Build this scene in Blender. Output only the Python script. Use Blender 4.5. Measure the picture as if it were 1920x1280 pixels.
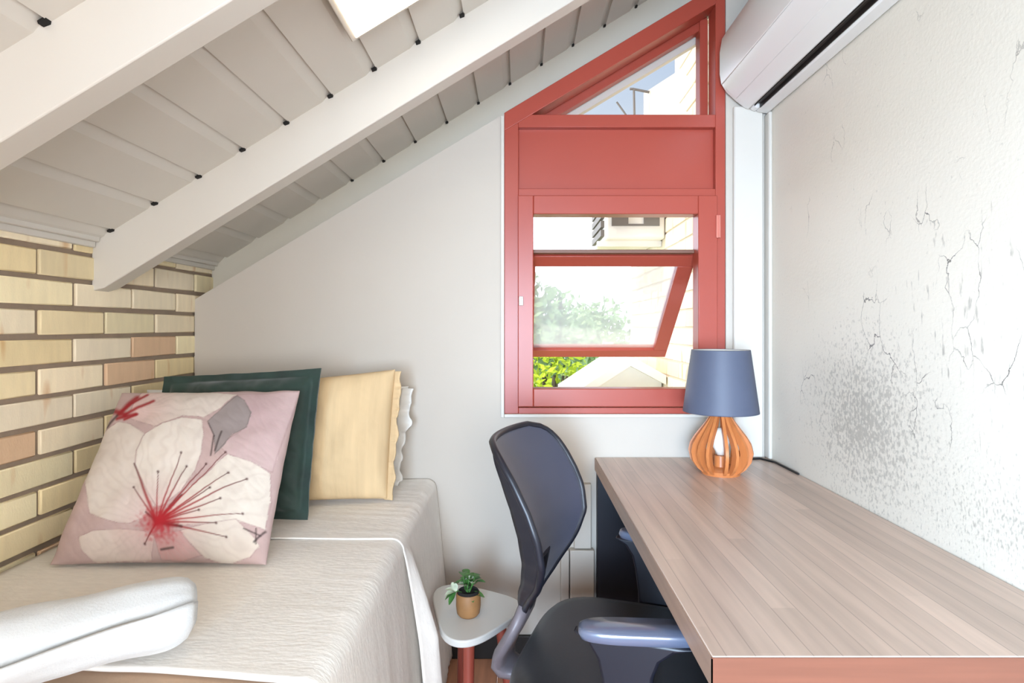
import bpy, bmesh, math, random
import numpy as np
from mathutils import Vector, Matrix, noise
random.seed(4)
for o in list(bpy.data.objects):
    bpy.data.objects.remove(o)
S = bpy.context.scene
C = S.collection
PI = math.pi

# ------------------------------------------------------------------ camera, sky, lights, exposure
cam_d = bpy.data.cameras.new('camera')
cam = bpy.data.objects.new('camera', cam_d); C.objects.link(cam)
cam.location = (0, 0, 1.233); cam.rotation_euler = (PI/2, 0, 0)
cam_d.sensor_width = 36.0; cam_d.lens = 36.0*1100/1920
cam_d.shift_x = -13/1920; cam_d.shift_y = -25/1920
cam_d.clip_start = 0.02
S.camera = cam
S.view_settings.view_transform = 'Standard'; S.view_settings.look = 'None'
S.view_settings.gamma = 1.0; S.view_settings.use_curve_mapping = False
S.view_settings.exposure = -0.13

W = bpy.data.worlds.new('sky'); S.world = W; W.use_nodes = True
nt = W.node_tree; nt.nodes.clear()
out = nt.nodes.new('ShaderNodeOutputWorld'); bg = nt.nodes.new('ShaderNodeBackground')
tc = nt.nodes.new('ShaderNodeTexCoord'); sep = nt.nodes.new('ShaderNodeSeparateXYZ')
rmp = nt.nodes.new('ShaderNodeValToRGB')
rmp.color_ramp.elements[0].position = 0.0; rmp.color_ramp.elements[0].color = (4.9, 5.3, 6.1, 1)
rmp.color_ramp.elements[1].position = 0.60; rmp.color_ramp.elements[1].color = (0.42, 0.60, 0.95, 1)
e = rmp.color_ramp.elements.new(0.22); e.color = (4.7, 5.1, 5.9, 1)
e = rmp.color_ramp.elements.new(0.32); e.color = (0.75, 0.86, 1.0, 1)
e = rmp.color_ramp.elements.new(0.44); e.color = (0.55, 0.70, 0.93, 1)
nt.links.new(tc.outputs['Generated'], sep.inputs[0]); nt.links.new(sep.outputs['Z'], rmp.inputs['Fac'])
nt.links.new(rmp.outputs['Color'], bg.inputs['Color']); nt.links.new(bg.outputs[0], out.inputs[0])
bg.inputs['Strength'].default_value = 1.0

def light(name, kind, loc, energy, color, target=None, **kw):
    d = bpy.data.lights.new(name, kind); d.energy = energy; d.color = color
    o = bpy.data.objects.new(name, d); C.objects.link(o); o.location = loc
    for k, v in kw.items(): setattr(d, k, v)
    if target is not None:
        o.rotation_euler = (Vector(target)-Vector(loc)).to_track_quat('-Z', 'Y').to_euler()
    return o
# sun from behind the house on the left: lights the outside, not the window's wall
light('sun', 'SUN', (-4, -1, 5), 4.0, (1.0, 0.93, 0.80), target=(-4+0.75, -1+0.16, 5-0.66), angle=0.01)
# daylight through the rear window (behind the camera)
light('rear_window_daylight', 'AREA', (-0.30, -1.30, 1.15), 58.0, (0.54, 0.75, 1.0), target=(0.93, 0.75, 0.95),
      shape='RECTANGLE', size=0.6, size_y=0.9, spread=math.radians(85))
light('neutral_fill', 'AREA', (0.25, -1.32, 1.20), 30.0, (0.97, 0.98, 1.0), target=(-0.75, 1.2, 0.62),  # added neutral fill, aimed left to brighten the bed side and bricks
      shape='RECTANGLE', size=0.7, size_y=1.0, spread=math.radians(130))

# ------------------------------------------------------------------ helpers
def lin(r, g=None, b=None):
    if g is None: r, g, b = r
    f = lambda c: ((c/255)/12.92 if c/255 <= 0.04045 else ((c/255+0.055)/1.055)**2.4)
    return (f(r), f(g), f(b), 1.0)

def mat(name, col, rough=0.5, metal=0.0, vary=0.06, vscale=6.0, bump=0.0, bscale=60.0, stretch=(1,1,1),
        spec=0.5, sheen=0.0, coat=0.0, attr=None, bdist=0.002):
    m = bpy.data.materials.new(name); m.use_nodes = True
    n = m.node_tree.nodes; l = m.node_tree.links
    p = n['Principled BSDF']
    p.inputs['Roughness'].default_value = rough; p.inputs['Metallic'].default_value = metal
    p.inputs['Specular IOR Level'].default_value = spec
    p.inputs['Sheen Weight'].default_value = sheen; p.inputs['Coat Weight'].default_value = coat
    t = n.new('ShaderNodeTexCoord'); mp = n.new('ShaderNodeMapping'); mp.inputs['Scale'].default_value = stretch
    l.new(t.outputs['Object'], mp.inputs[0])
    nz = n.new('ShaderNodeTexNoise'); nz.inputs['Scale'].default_value = vscale; nz.inputs['Detail'].default_value = 5
    l.new(mp.outputs[0], nz.inputs['Vector'])
    mr = n.new('ShaderNodeMapRange'); mr.inputs['To Min'].default_value = 1-vary; mr.inputs['To Max'].default_value = 1+vary
    mr.inputs['From Min'].default_value = 0.25; mr.inputs['From Max'].default_value = 0.75
    l.new(nz.outputs['Fac'], mr.inputs['Value'])
    mx = n.new('ShaderNodeVectorMath'); mx.operation = 'SCALE'
    if attr:
        a = n.new('ShaderNodeVertexColor'); a.layer_name = attr; l.new(a.outputs['Color'], mx.inputs[0])
    else:
        mx.inputs[0].default_value = lin(col)[:3]
    l.new(mr.outputs[0], mx.inputs['Scale']); l.new(mx.outputs[0], p.inputs['Base Color'])
    if bump:
        nb = n.new('ShaderNodeTexNoise'); nb.inputs['Scale'].default_value = bscale; nb.inputs['Detail'].default_value = 4
        l.new(mp.outputs[0], nb.inputs['Vector'])
        b = n.new('ShaderNodeBump'); b.inputs['Strength'].default_value = bump; b.inputs['Distance'].default_value = bdist
        l.new(nb.outputs['Fac'], b.inputs['Height']); l.new(b.outputs[0], p.inputs['Normal'])
    return m

def emit(name, col, strength, base=(240,240,240)):
    m = mat(name, base, 0.4)
    p = m.node_tree.nodes['Principled BSDF']
    p.inputs['Emission Color'].default_value = lin(col); p.inputs['Emission Strength'].default_value = strength
    return m

def glass(name, tint=(1,1,1), haze=0.0, gloss=0.10):
    m = bpy.data.materials.new(name); m.use_nodes = True
    n = m.node_tree.nodes; l = m.node_tree.links; n.clear()
    o = n.new('ShaderNodeOutputMaterial'); tr = n.new('ShaderNodeBsdfTransparent'); tr.inputs[0].default_value = (*tint, 1)
    gl = n.new('ShaderNodeBsdfGlossy'); gl.inputs['Roughness'].default_value = 0.02
    lw = n.new('ShaderNodeLayerWeight'); lw.inputs['Blend'].default_value = 0.5
    pw = n.new('ShaderNodeMath'); pw.operation = 'POWER'; pw.inputs[1].default_value = 4.0; l.new(lw.outputs['Facing'], pw.inputs[0])
    fr = n.new('ShaderNodeMath'); fr.operation = 'MULTIPLY_ADD'; fr.inputs[1].default_value = 0.5; fr.inputs[2].default_value = 0.03; l.new(pw.outputs[0], fr.inputs[0])
    geo = n.new('ShaderNodeNewGeometry'); nz = n.new('ShaderNodeTexNoise'); nz.inputs['Scale'].default_value = 3.0
    mx = n.new('ShaderNodeMixShader')
    l.new(fr.outputs[0], mx.inputs[0]); l.new(tr.outputs[0], mx.inputs[1]); l.new(gl.outputs[0], mx.inputs[2])
    last = mx
    if haze > 0:
        df = n.new('ShaderNodeBsdfTranslucent'); df.inputs[0].default_value = (0.95, 0.97, 0.95, 1)
        mr = n.new('ShaderNodeMapRange'); mr.inputs['To Min'].default_value = haze*0.85; mr.inputs['To Max'].default_value = haze*1.15
        l.new(nz.outputs['Fac'], mr.inputs['Value'])
        m2 = n.new('ShaderNodeMixShader'); l.new(mr.outputs[0], m2.inputs[0]); l.new(mx.outputs[0], m2.inputs[1]); l.new(df.outputs[0], m2.inputs[2])
        last = m2
    l.new(last.outputs[0], o.inputs[0])
    return m

class MB:
    def __init__(s): s.v = []; s.f = []; s.mi = []
    def add(s, vs, fs, mi=0):
        k = len(s.v); s.v += [tuple(p) for p in vs]; s.f += [tuple(i+k for i in f) for f in fs]; s.mi += [mi]*len(fs)
        return s
    def box(s, x0, x1, y0, y1, z0, z1, mi=0):
        return s.add([(x0,y0,z0),(x1,y0,z0),(x1,y1,z0),(x0,y1,z0),(x0,y0,z1),(x1,y0,z1),(x1,y1,z1),(x0,y1,z1)],
              [(0,3,2,1),(4,5,6,7),(0,1,5,4),(1,2,6,5),(2,3,7,6),(3,0,4,7)], mi)
    def prism(s, poly, axis, a, b, mi=0):
        def P(u, w, t): return {'y': (u, t, w), 'x': (t, u, w), 'z': (u, w, t)}[axis]
        n = len(poly)
        vs = [P(u, w, a) for u, w in poly]+[P(u, w, b) for u, w in poly]
        fs = [tuple(range(n))[::-1], tuple(range(n, 2*n))]+[(i, (i+1) % n, n+(i+1) % n, n+i) for i in range(n)]
        return s.add(vs, fs, mi)
    def tube(s, pts, rad, n=10, closed=False, cap=True, flat=1.0, mi=0):
        pts = [Vector(p) for p in pts]; N = len(pts)
        if not isinstance(rad, (list, tuple)): rad = [rad]*N
        vs = []; up = None
        for i, p in enumerate(pts):
            if closed: t = pts[(i+1) % N]-pts[i-1]
            else: t = pts[min(i+1, N-1)]-pts[max(i-1, 0)]
            t.normalize()
            if up is None:
                up = Vector((0,0,1)) if abs(t.z) < 0.9 else Vector((0,1,0))
            a = t.cross(up)
            if a.length < 1e-5: a = t.cross(Vector((1,0,0)))
            a.normalize(); b = a.cross(t).normalized(); up = b
            for k in range(n):
                th = 2*PI*k/n
                vs.append(p+(a*math.cos(th)+b*math.sin(th)*flat)*rad[i])
        fs = []
        for i in range(N if closed else N-1):
            j = (i+1) % N
            for k in range(n):
                fs.append((i*n+k, i*n+(k+1) % n, j*n+(k+1) % n, j*n+k))
        if cap and not closed:
            fs.append(tuple(range(n))[::-1]); fs.append(tuple((N-1)*n+k for k in range(n)))
        return s.add(vs, fs, mi)
    def lathe(s, prof, c=(0,0,0), n=32, mi=0):
        N = len(prof); vs = []
        for r, z in prof:
            for k in range(n):
                th = 2*PI*k/n; vs.append((c[0]+r*math.cos(th), c[1]+r*math.sin(th), c[2]+z))
        fs = [(i*n+k, i*n+(k+1) % n, (i+1)*n+(k+1) % n, (i+1)*n+k) for i in range(N-1) for k in range(n)]
        if prof[0][0] > 1e-6: fs.append(tuple(range(n))[::-1])
        if prof[-1][0] > 1e-6: fs.append(tuple((N-1)*n+k for k in range(n)))
        return s.add(vs, fs, mi)
    def grid(s, fn, nu, nv, mi=0):
        vs = [fn(i/nu, j/nv) for j in range(nv+1) for i in range(nu+1)]
        fs = [(j*(nu+1)+i, j*(nu+1)+i+1, (j+1)*(nu+1)+i+1, (j+1)*(nu+1)+i) for j in range(nv) for i in range(nu)]
        return s.add(vs, fs, mi)
    def build(s, name, m, parent=None, smooth=None, bevel=0, seg=2, local=False, fix=True):
        me = bpy.data.meshes.new(name)
        off = Vector((0,0,0))
        if parent is not None and not local:
            p = parent
            while p is not None: off += p.location; p = p.parent
        me.from_pydata([tuple(Vector(v)-off) for v in s.v], [], s.f); me.update()
        for mm in (m if isinstance(m, (list, tuple)) else [m]): me.materials.append(mm)
        if isinstance(m, (list, tuple)):
            me.polygons.foreach_set('material_index', s.mi)
        if fix:
            bm = bmesh.new(); bm.from_mesh(me); bmesh.ops.recalc_face_normals(bm, faces=bm.faces); bm.to_mesh(me); bm.free()
        o = bpy.data.objects.new(name, me); C.objects.link(o)
        if parent is not None: o.parent = parent
        if bevel:
            b = o.modifiers.new('bevel', 'BEVEL'); b.width = bevel; b.segments = seg; b.limit_method = 'ANGLE'; b.angle_limit = math.radians(40)
            smooth = 50 if smooth is None else smooth
        if smooth is not None:
            me.shade_smooth(); me.set_sharp_from_angle(angle=math.radians(smooth))
        return o

def tag(o, label, cat, group=None, kind=None):
    o['label'] = label; o['category'] = cat
    if group: o['group'] = group
    if kind: o['kind'] = kind
    return o
def empty(name, loc, label, cat, group=None, rz=0, kind=None):
    o = bpy.data.objects.new(name, None); C.objects.link(o); o.location = loc; o.rotation_euler = (0,0,rz); o.empty_display_size = 0.1
    return tag(o, label, cat, group, kind)
def struct(o, label=None):
    o['kind'] = 'structure'
    if label: o['label'] = label
    return o
def lerp(a, b, t): return a+(b-a)*t
def interp(x, xs, ys): return float(np.interp(x, xs, ys))

# ------------------------------------------------------------------ materials
M = {}
M['plaster'] = mat('white_wall_plaster', (198,189,177), 0.75, vary=0.02, vscale=3, bump=0.08, bscale=90)
M['white_paint'] = mat('white_gloss_paint', (210,204,194), 0.42, vary=0.02, vscale=4, bump=0.05, bscale=40)
M['rear_rafter'] = mat('cream_rafter_paint', (205,199,184), 0.5, vary=0.03)
M['gap'] = mat('dark_joint_shade', (22,20,18), 0.9)
M['red'] = mat('brick_red_paint', (168,72,57), 0.36, vary=0.04, vscale=3, bump=0.04, bscale=50)
M['glass'] = glass('clear_glass')
M['haze_glass'] = glass('hazy_glass', haze=0.3)  # whitish haze mixed into the pane, paling the view behind
M['mortar'] = mat('grey_brown_mortar', (142,124,106), 0.95, vary=0.12, vscale=20, bump=0.5, bscale=150)
M['floor'] = mat('warm_wood_floor', (190,134,104), 0.45, vary=0.2, vscale=5, stretch=(8,1,1))
M['skirting'] = mat('black_skirting', (20,17,16), 0.5)
M['ac_white'] = mat('white_plastic', (226,224,220), 0.28, vary=0.01)
M['ac_dark'] = mat('dark_louver', (38,32,28), 0.5, vary=0.35, vscale=25)
M['navy'] = mat('black_navy_board', (20,21,30), 0.4)
M['chair_black'] = mat('black_chair_plastic', (24,25,34), 0.42, vary=0.05)
M['chair_fabric'] = mat('black_seat_fabric', (20,18,23), 0.42, vary=0.08, vscale=40, bump=0.08, bscale=500, sheen=0.08)
M['chair_grey'] = mat('charcoal_grey_plastic', (112,104,108), 0.45)
M['chrome'] = mat('chrome', (190,190,190), 0.2, metal=1.0)
M['table_white'] = mat('white_table_lacquer', (206,204,198), 0.4, vary=0.01)
M['leg_red'] = mat('red_brown_wood', (142,66,52), 0.4, vary=0.12, vscale=8, stretch=(6,6,1))
M['sheet'] = mat('white_bedspread_cotton', (238,232,223), 0.85, vary=0.05, vscale=30, bump=0.35, bscale=45, stretch=(1,2.5,1), sheen=0.2, bdist=0.004)
M['tan'] = mat('tan_blanket', (182,148,116), 0.9, vary=0.06, bump=0.2, bscale=200, sheen=0.2)
M['towel'] = mat('white_terry_towel', (208,209,208), 0.95, vary=0.03, vscale=30, bump=0.5, bscale=260, sheen=0.4)
M['velvet'] = mat('dark_green_velvet', (24,48,40), 0.7, vary=0.45, vscale=14, bump=0.35, bscale=40, sheen=0.35)
M['beige'] = mat('beige_striped_cotton', (214,186,144), 0.85, vary=0.13, vscale=3.5, stretch=(9,1,0.6), bump=0.25, bscale=70)
M['pillow_white'] = mat('white_pillow_cotton', (226,224,218), 0.9, vary=0.03, bump=0.25, bscale=25)
M['shade_navy'] = mat('slate_blue_lampshade', (80,86,104), 0.55, vary=0.05, vscale=12, bump=0.1, bscale=300)
M['shade_in'] = mat('white_shade_lining', (220,216,206), 0.8)
M['copper'] = mat('copper_brown_wood', (196,120,68), 0.35, vary=0.15, vscale=10, stretch=(4,4,1))
M['copper_edge'] = mat('pale_cut_wood', (226,180,130), 0.5, vary=0.1)
M['bulb'] = mat('frosted_bulb', (238,234,224), 0.3)
M['cord'] = mat('black_cord', (25,24,24), 0.5)
M['soil'] = mat('dark_soil', (28,24,22), 0.95, vary=0.4, vscale=80, bump=0.8, bscale=200)
M['pot'] = mat('brown_clay_pot', (150,108,66), 0.6, vary=0.2, vscale=18)
M['leaf'] = mat('green_leaf', (70,118,56), 0.5, vary=0.35, vscale=60)
M['leaf_pale'] = mat('variegated_leaf', (205,216,190), 0.5, vary=0.2, vscale=80)
M['diffuser'] = emit('lit_diffuser', (255,238,212), 5.8)
M['wing_white'] = mat('pale_render', (235,225,205), 0.9, vary=0.03)
M['ext_grey'] = mat('grey_outdoor_metal', (104,96,88), 0.6)
M['ext_white'] = mat('white_outdoor_metal', (232,226,214), 0.5)
M['grass'] = mat('sunny_grass', (150,175,60), 0.9, vary=0.3, vscale=3)
M['foliage_pale'] = mat('pale_green_foliage', (150,176,120), 0.8, vary=0.35, vscale=3)
M['foliage_yellow'] = mat('yellow_green_foliage', (176,196,44), 0.8, vary=0.3, vscale=3)
M['bark'] = mat('grey_brown_bark', (92,82,66), 0.9, vary=0.3, vscale=10)
M['brick'] = mat('cream_brick', (220,200,150), 0.85, attr='Col', vary=0.06, vscale=9, stretch=(1,5,1), bump=0.35, bscale=110)
M['floral'] = mat('floral_print_cotton', (220,205,200), 0.85, attr='Col', vary=0.05, vscale=25, bump=0.2, bscale=120)

# orange firing marks on the cream bricks
def add_brick_marks(m):
    n = m.node_tree.nodes; l = m.node_tree.links; p = n['Principled BSDF']
    src = p.inputs['Base Color'].links[0].from_socket
    t = n.new('ShaderNodeTexCoord'); mp = n.new('ShaderNodeMapping'); mp.inputs['Scale'].default_value = (1, 11, 3.2)
    l.new(t.outputs['Object'], mp.inputs[0])
    nz = n.new('ShaderNodeTexNoise'); nz.inputs['Scale'].default_value = 1.6; nz.inputs['Detail'].default_value = 1.5
    l.new(mp.outputs[0], nz.inputs['Vector'])
    r = n.new('ShaderNodeValToRGB'); r.color_ramp.elements[0].position = 0.65; r.color_ramp.elements[1].position = 0.74
    r.color_ramp.elements[0].color = (0,0,0,1); r.color_ramp.elements[1].color = (0.62,0.62,0.62,1)
    l.new(nz.outputs['Fac'], r.inputs[0])
    mx = n.new('ShaderNodeMix'); mx.data_type = 'RGBA'
    l.new(r.outputs[0], mx.inputs[0]); l.new(src, mx.inputs[6]); mx.inputs[7].default_value = lin(204,150,88)
    l.new(mx.outputs[2], p.inputs['Base Color'])
add_brick_marks(M['brick'])

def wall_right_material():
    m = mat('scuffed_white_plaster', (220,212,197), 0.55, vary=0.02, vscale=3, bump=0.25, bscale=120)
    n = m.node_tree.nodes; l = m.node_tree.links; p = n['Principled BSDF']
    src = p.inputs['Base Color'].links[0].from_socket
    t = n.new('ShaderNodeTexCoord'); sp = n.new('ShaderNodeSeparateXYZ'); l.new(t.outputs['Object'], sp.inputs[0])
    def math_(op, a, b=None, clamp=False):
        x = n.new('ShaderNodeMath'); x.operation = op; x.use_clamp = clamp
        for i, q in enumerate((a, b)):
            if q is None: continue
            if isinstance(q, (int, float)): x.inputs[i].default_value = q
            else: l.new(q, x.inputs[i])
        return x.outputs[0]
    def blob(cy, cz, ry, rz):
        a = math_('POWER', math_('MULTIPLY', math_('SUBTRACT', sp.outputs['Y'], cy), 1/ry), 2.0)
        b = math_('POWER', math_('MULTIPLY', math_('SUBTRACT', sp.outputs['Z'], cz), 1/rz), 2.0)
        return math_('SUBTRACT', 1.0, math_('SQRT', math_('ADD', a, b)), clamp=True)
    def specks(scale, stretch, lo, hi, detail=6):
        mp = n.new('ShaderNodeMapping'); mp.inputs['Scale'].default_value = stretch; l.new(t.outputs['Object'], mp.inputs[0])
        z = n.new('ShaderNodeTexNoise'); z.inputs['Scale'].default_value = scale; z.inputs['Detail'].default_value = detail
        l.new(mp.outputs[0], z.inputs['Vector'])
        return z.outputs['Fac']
    # dense dark specks low on the wall, thickest mid-patch
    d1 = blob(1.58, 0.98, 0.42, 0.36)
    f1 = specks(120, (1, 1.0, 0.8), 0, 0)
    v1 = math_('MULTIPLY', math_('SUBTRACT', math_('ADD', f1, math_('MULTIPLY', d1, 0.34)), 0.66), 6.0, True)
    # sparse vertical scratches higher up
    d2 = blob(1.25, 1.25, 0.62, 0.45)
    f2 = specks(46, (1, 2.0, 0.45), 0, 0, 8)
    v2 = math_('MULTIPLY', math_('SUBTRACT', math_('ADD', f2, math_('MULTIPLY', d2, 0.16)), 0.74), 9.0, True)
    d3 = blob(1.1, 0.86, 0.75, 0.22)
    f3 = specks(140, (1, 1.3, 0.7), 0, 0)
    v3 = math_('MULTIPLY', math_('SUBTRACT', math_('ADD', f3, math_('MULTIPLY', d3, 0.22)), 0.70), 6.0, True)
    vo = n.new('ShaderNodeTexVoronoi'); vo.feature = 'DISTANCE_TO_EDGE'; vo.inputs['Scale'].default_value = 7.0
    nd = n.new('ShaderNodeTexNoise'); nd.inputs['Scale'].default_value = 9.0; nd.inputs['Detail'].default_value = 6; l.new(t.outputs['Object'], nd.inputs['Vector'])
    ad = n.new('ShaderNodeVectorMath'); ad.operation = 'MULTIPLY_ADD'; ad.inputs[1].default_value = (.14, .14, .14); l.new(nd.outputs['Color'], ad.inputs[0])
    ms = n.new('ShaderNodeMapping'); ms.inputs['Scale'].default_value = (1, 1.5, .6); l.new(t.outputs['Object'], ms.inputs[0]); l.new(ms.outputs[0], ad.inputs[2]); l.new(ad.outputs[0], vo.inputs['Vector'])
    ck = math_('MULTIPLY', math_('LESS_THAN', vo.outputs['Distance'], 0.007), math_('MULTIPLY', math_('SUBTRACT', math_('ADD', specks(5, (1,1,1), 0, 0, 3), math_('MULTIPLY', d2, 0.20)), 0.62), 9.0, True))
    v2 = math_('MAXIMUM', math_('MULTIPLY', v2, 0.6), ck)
    v = math_('MULTIPLY', math_('MAXIMUM', math_('ADD', math_('MULTIPLY', v1, 0.42), math_('MULTIPLY', math_('MULTIPLY', d1, f2), 0.28)), math_('MAXIMUM', v2, math_('MULTIPLY', v3, 0.5))), 0.85)  # soft grey mottle also fills the speckled patch
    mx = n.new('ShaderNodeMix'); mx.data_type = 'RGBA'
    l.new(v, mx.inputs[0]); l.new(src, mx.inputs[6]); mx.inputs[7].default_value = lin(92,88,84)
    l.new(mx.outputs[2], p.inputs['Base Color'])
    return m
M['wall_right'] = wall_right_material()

def desk_material():
    m = mat('ash_plank_laminate', (200,177,161), 0.32, vary=0.17, vscale=2.6, stretch=(14,0.9,1), bump=0.06, bscale=30)
    n = m.node_tree.nodes; l = m.node_tree.links; p = n['Principled BSDF']
    src = p.inputs['Base Color'].links[0].from_socket
    t = n.new('ShaderNodeTexCoord'); sp = n.new('ShaderNodeSeparateXYZ'); l.new(t.outputs['Object'], sp.inputs[0])
    # strips 42 mm wide running along the desk
    q = n.new('ShaderNodeMath'); q.operation = 'MULTIPLY'; q.inputs[1].default_value = 1/0.043; l.new(sp.outputs['X'], q.inputs[0])
    fl = n.new('ShaderNodeMath'); fl.operation = 'FLOOR'; l.new(q.outputs[0], fl.inputs[0])
    fr = n.new('ShaderNodeMath'); fr.operation = 'FRACT'; l.new(q.outputs[0], fr.inputs[0])
    # random tone per board
    yy = n.new('ShaderNodeMath'); yy.operation = 'MULTIPLY_ADD'; yy.inputs[1].default_value = 0.9; l.new(sp.outputs['Y'], yy.inputs[0])
    wn0 = n.new('ShaderNodeTexWhiteNoise'); wn0.noise_dimensions = '1D'; l.new(fl.outputs[0], wn0.inputs['W'])
    sc = n.new('ShaderNodeMath'); sc.operation = 'MULTIPLY'; sc.inputs[1].default_value = 5.0; l.new(wn0.outputs['Value'], sc.inputs[0])
    l.new(sc.outputs[0], yy.inputs[2])
    yf = n.new('ShaderNodeMath'); yf.operation = 'FLOOR'; l.new(yy.outputs[0], yf.inputs[0])
    cb = n.new('ShaderNodeCombineXYZ'); l.new(fl.outputs[0], cb.inputs[0]); l.new(yf.outputs[0], cb.inputs[1])
    wn = n.new('ShaderNodeTexWhiteNoise'); wn.noise_dimensions = '3D'; l.new(cb.outputs[0], wn.inputs['Vector'])
    mr = n.new('ShaderNodeMapRange'); mr.inputs['To Min'].default_value = 0.86; mr.inputs['To Max'].default_value = 1.06; l.new(wn.outputs['Value'], mr.inputs[0])
    # thin joint line, only some joints dark
    jn = n.new('ShaderNodeMath'); jn.operation = 'LESS_THAN'; jn.inputs[1].default_value = 0.045; l.new(fr.outputs[0], jn.inputs[0])
    jm = n.new('ShaderNodeMath'); jm.operation = 'MULTIPLY_ADD'; jm.inputs[1].default_value = -0.28; jm.inputs[2].default_value = 1.0; l.new(jn.outputs[0], jm.inputs[0])
    tot = n.new('ShaderNodeMath'); tot.operation = 'MULTIPLY'; l.new(mr.outputs[0], tot.inputs[0]); l.new(jm.outputs[0], tot.inputs[1])
    mx = n.new('ShaderNodeVectorMath'); mx.operation = 'SCALE'; l.new(src, mx.inputs[0]); l.new(tot.outputs[0], mx.inputs['Scale'])
    l.new(mx.outputs[0], p.inputs['Base Color'])
    return m
M['desk'] = desk_material()
M['desk_edge'] = mat('orange_wood_edge', (118,72,54), 0.45, vary=0.14, vscale=3, stretch=(1,2,22))
M['desk_side'] = mat('grey_brown_wood_edge', (168,140,122), 0.45, vary=0.14, vscale=3, stretch=(1,1,22))

# ------------------------------------------------------------------ dimensions
XL, XR, YB, YR = -1.216, 0.93, 2.20, -1.10        # brick wall, desk wall, window wall, rear wall
CZ = lambda x: 2.222+0.612*x                      # ceiling plane
Z1 = lambda x: 2.070+0.600*x                      # sloped top of the plastered window wall
fx = lambda p, Y=2.2: (p-973)*Y/1100
fz = lambda p, Y=2.2: 1.233-(p-615)*Y/1100

# ------------------------------------------------------------------ floor, ceiling, rafters
b = MB()
x = XL-0.3
while x < XR+0.3:
    b.box(x, x+0.118, YR-0.2, 2.38, -0.03, 0.0); x += 0.12
struct(b.build('floor', M['floor'], bevel=0.002))

# sloped boarded ceiling: each board has one gentle and one steep chamfer
prof = []
k0 = -0.66-0.125*6
pts = []
k = -6
while -0.66+0.125*k < XR+0.3:
    xg = -0.66+0.125*k
    pts += [(xg-0.026, CZ(xg-0.026)), (xg-0.001, CZ(xg)+0.012), (xg+0.002, CZ(xg)+0.012), (xg+0.003, CZ(xg+0.003))]
    k += 1
poly = pts+[(XR+0.3, CZ(XR+0.3)+0.06), (XL-0.35, CZ(XL-0.35)+0.06)]
top = MB()
n = len(pts)
vs = [(u, YR-0.2, w) for u, w in pts]+[(u, 2.46, w) for u, w in pts]
top.add(vs, [(i, i+1, n+i+1, n+i) for i in range(n-1)])
x0, x1 = pts[0][0], pts[-1][0]
top.box(x0, x1, YR-0.2, 2.46, 0, 0.03)     # roof slab above, sheared onto the slope below
for i in range(len(top.v)-8, len(top.v)):
    vx, vy, vz = top.v[i]; top.v[i] = (vx, vy, CZ(vx)+0.015+vz)
ceil = struct(top.build('ceiling', M['white_paint'], fix=False), 'white sloping boarded ceiling')
# solid dark plugs painting the shade in joint ends where boards meet rafters
g = MB()
def gaps(Y, rng, w=0.008, h=0.007, wmul=1):
    for k in rng:
        xg = -0.66+0.125*k
        for dx in (0,):
            z = CZ(xg)
            g.prism([(xg-w*1.2, CZ(xg-w*1.2)+0.004), (xg+0.006, CZ(xg+0.006)+0.004), (xg+0.004, CZ(xg)-h*0.35), (xg-w, CZ(xg-w)-0.002)], 'y', Y-0.012, Y+0.001)
gaps(1.676, range(-4, 8)); gaps(0.979, range(-4, 8)); gaps(2.330, range(0, 12), 0.005, 0.006)
g.build('joint_shade_plugs', M['gap'], ceil)

def rafter(Y0, Y1, name, m, zoff=0.148, x0=XL-0.005, x1=XR+0.02):
    r = MB()
    p = [(x0, CZ(x0)+0.012), (x1, CZ(x1)+0.012), (x1, CZ(x1)-zoff), (x0+0.035, CZ(x0+0.035)-zoff), (x0, CZ(x0)-zoff+0.012)]
    r.prism(p, 'y', Y0, Y1)
    return struct(r.build(name, m, bevel=0.003), 'white painted roof rafter')
rafter(1.676, 1.739, 'beam_1', M['white_paint'])
rafter(0.979, 1.041, 'beam_2', M['white_paint'])
rafter(0.282, 0.344, 'beam_3', M['white_paint'])
rafter(-0.415, -0.353, 'beam_4', M['white_paint'])
rafter(2.330, 2.400, 'beam_5', M['rear_rafter'], zoff=0.20)

# stepped cornice along the brick wall
c = MB()
for (ya, yb) in ((YR, -0.42), (-0.35, 0.279), (0.347, 0.976), (1.044, 1.673), (1.742, 2.328)):
    c.box(XL-0.02, XL+0.010, ya, yb, 1.462, 1.484); c.box(XL-0.02, XL+0.022, ya, yb, 1.478, 1.500)
struct(c.build('trim_1', M['white_paint'], bevel=0.003), 'white cornice strip between bricks and ceiling')

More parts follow.
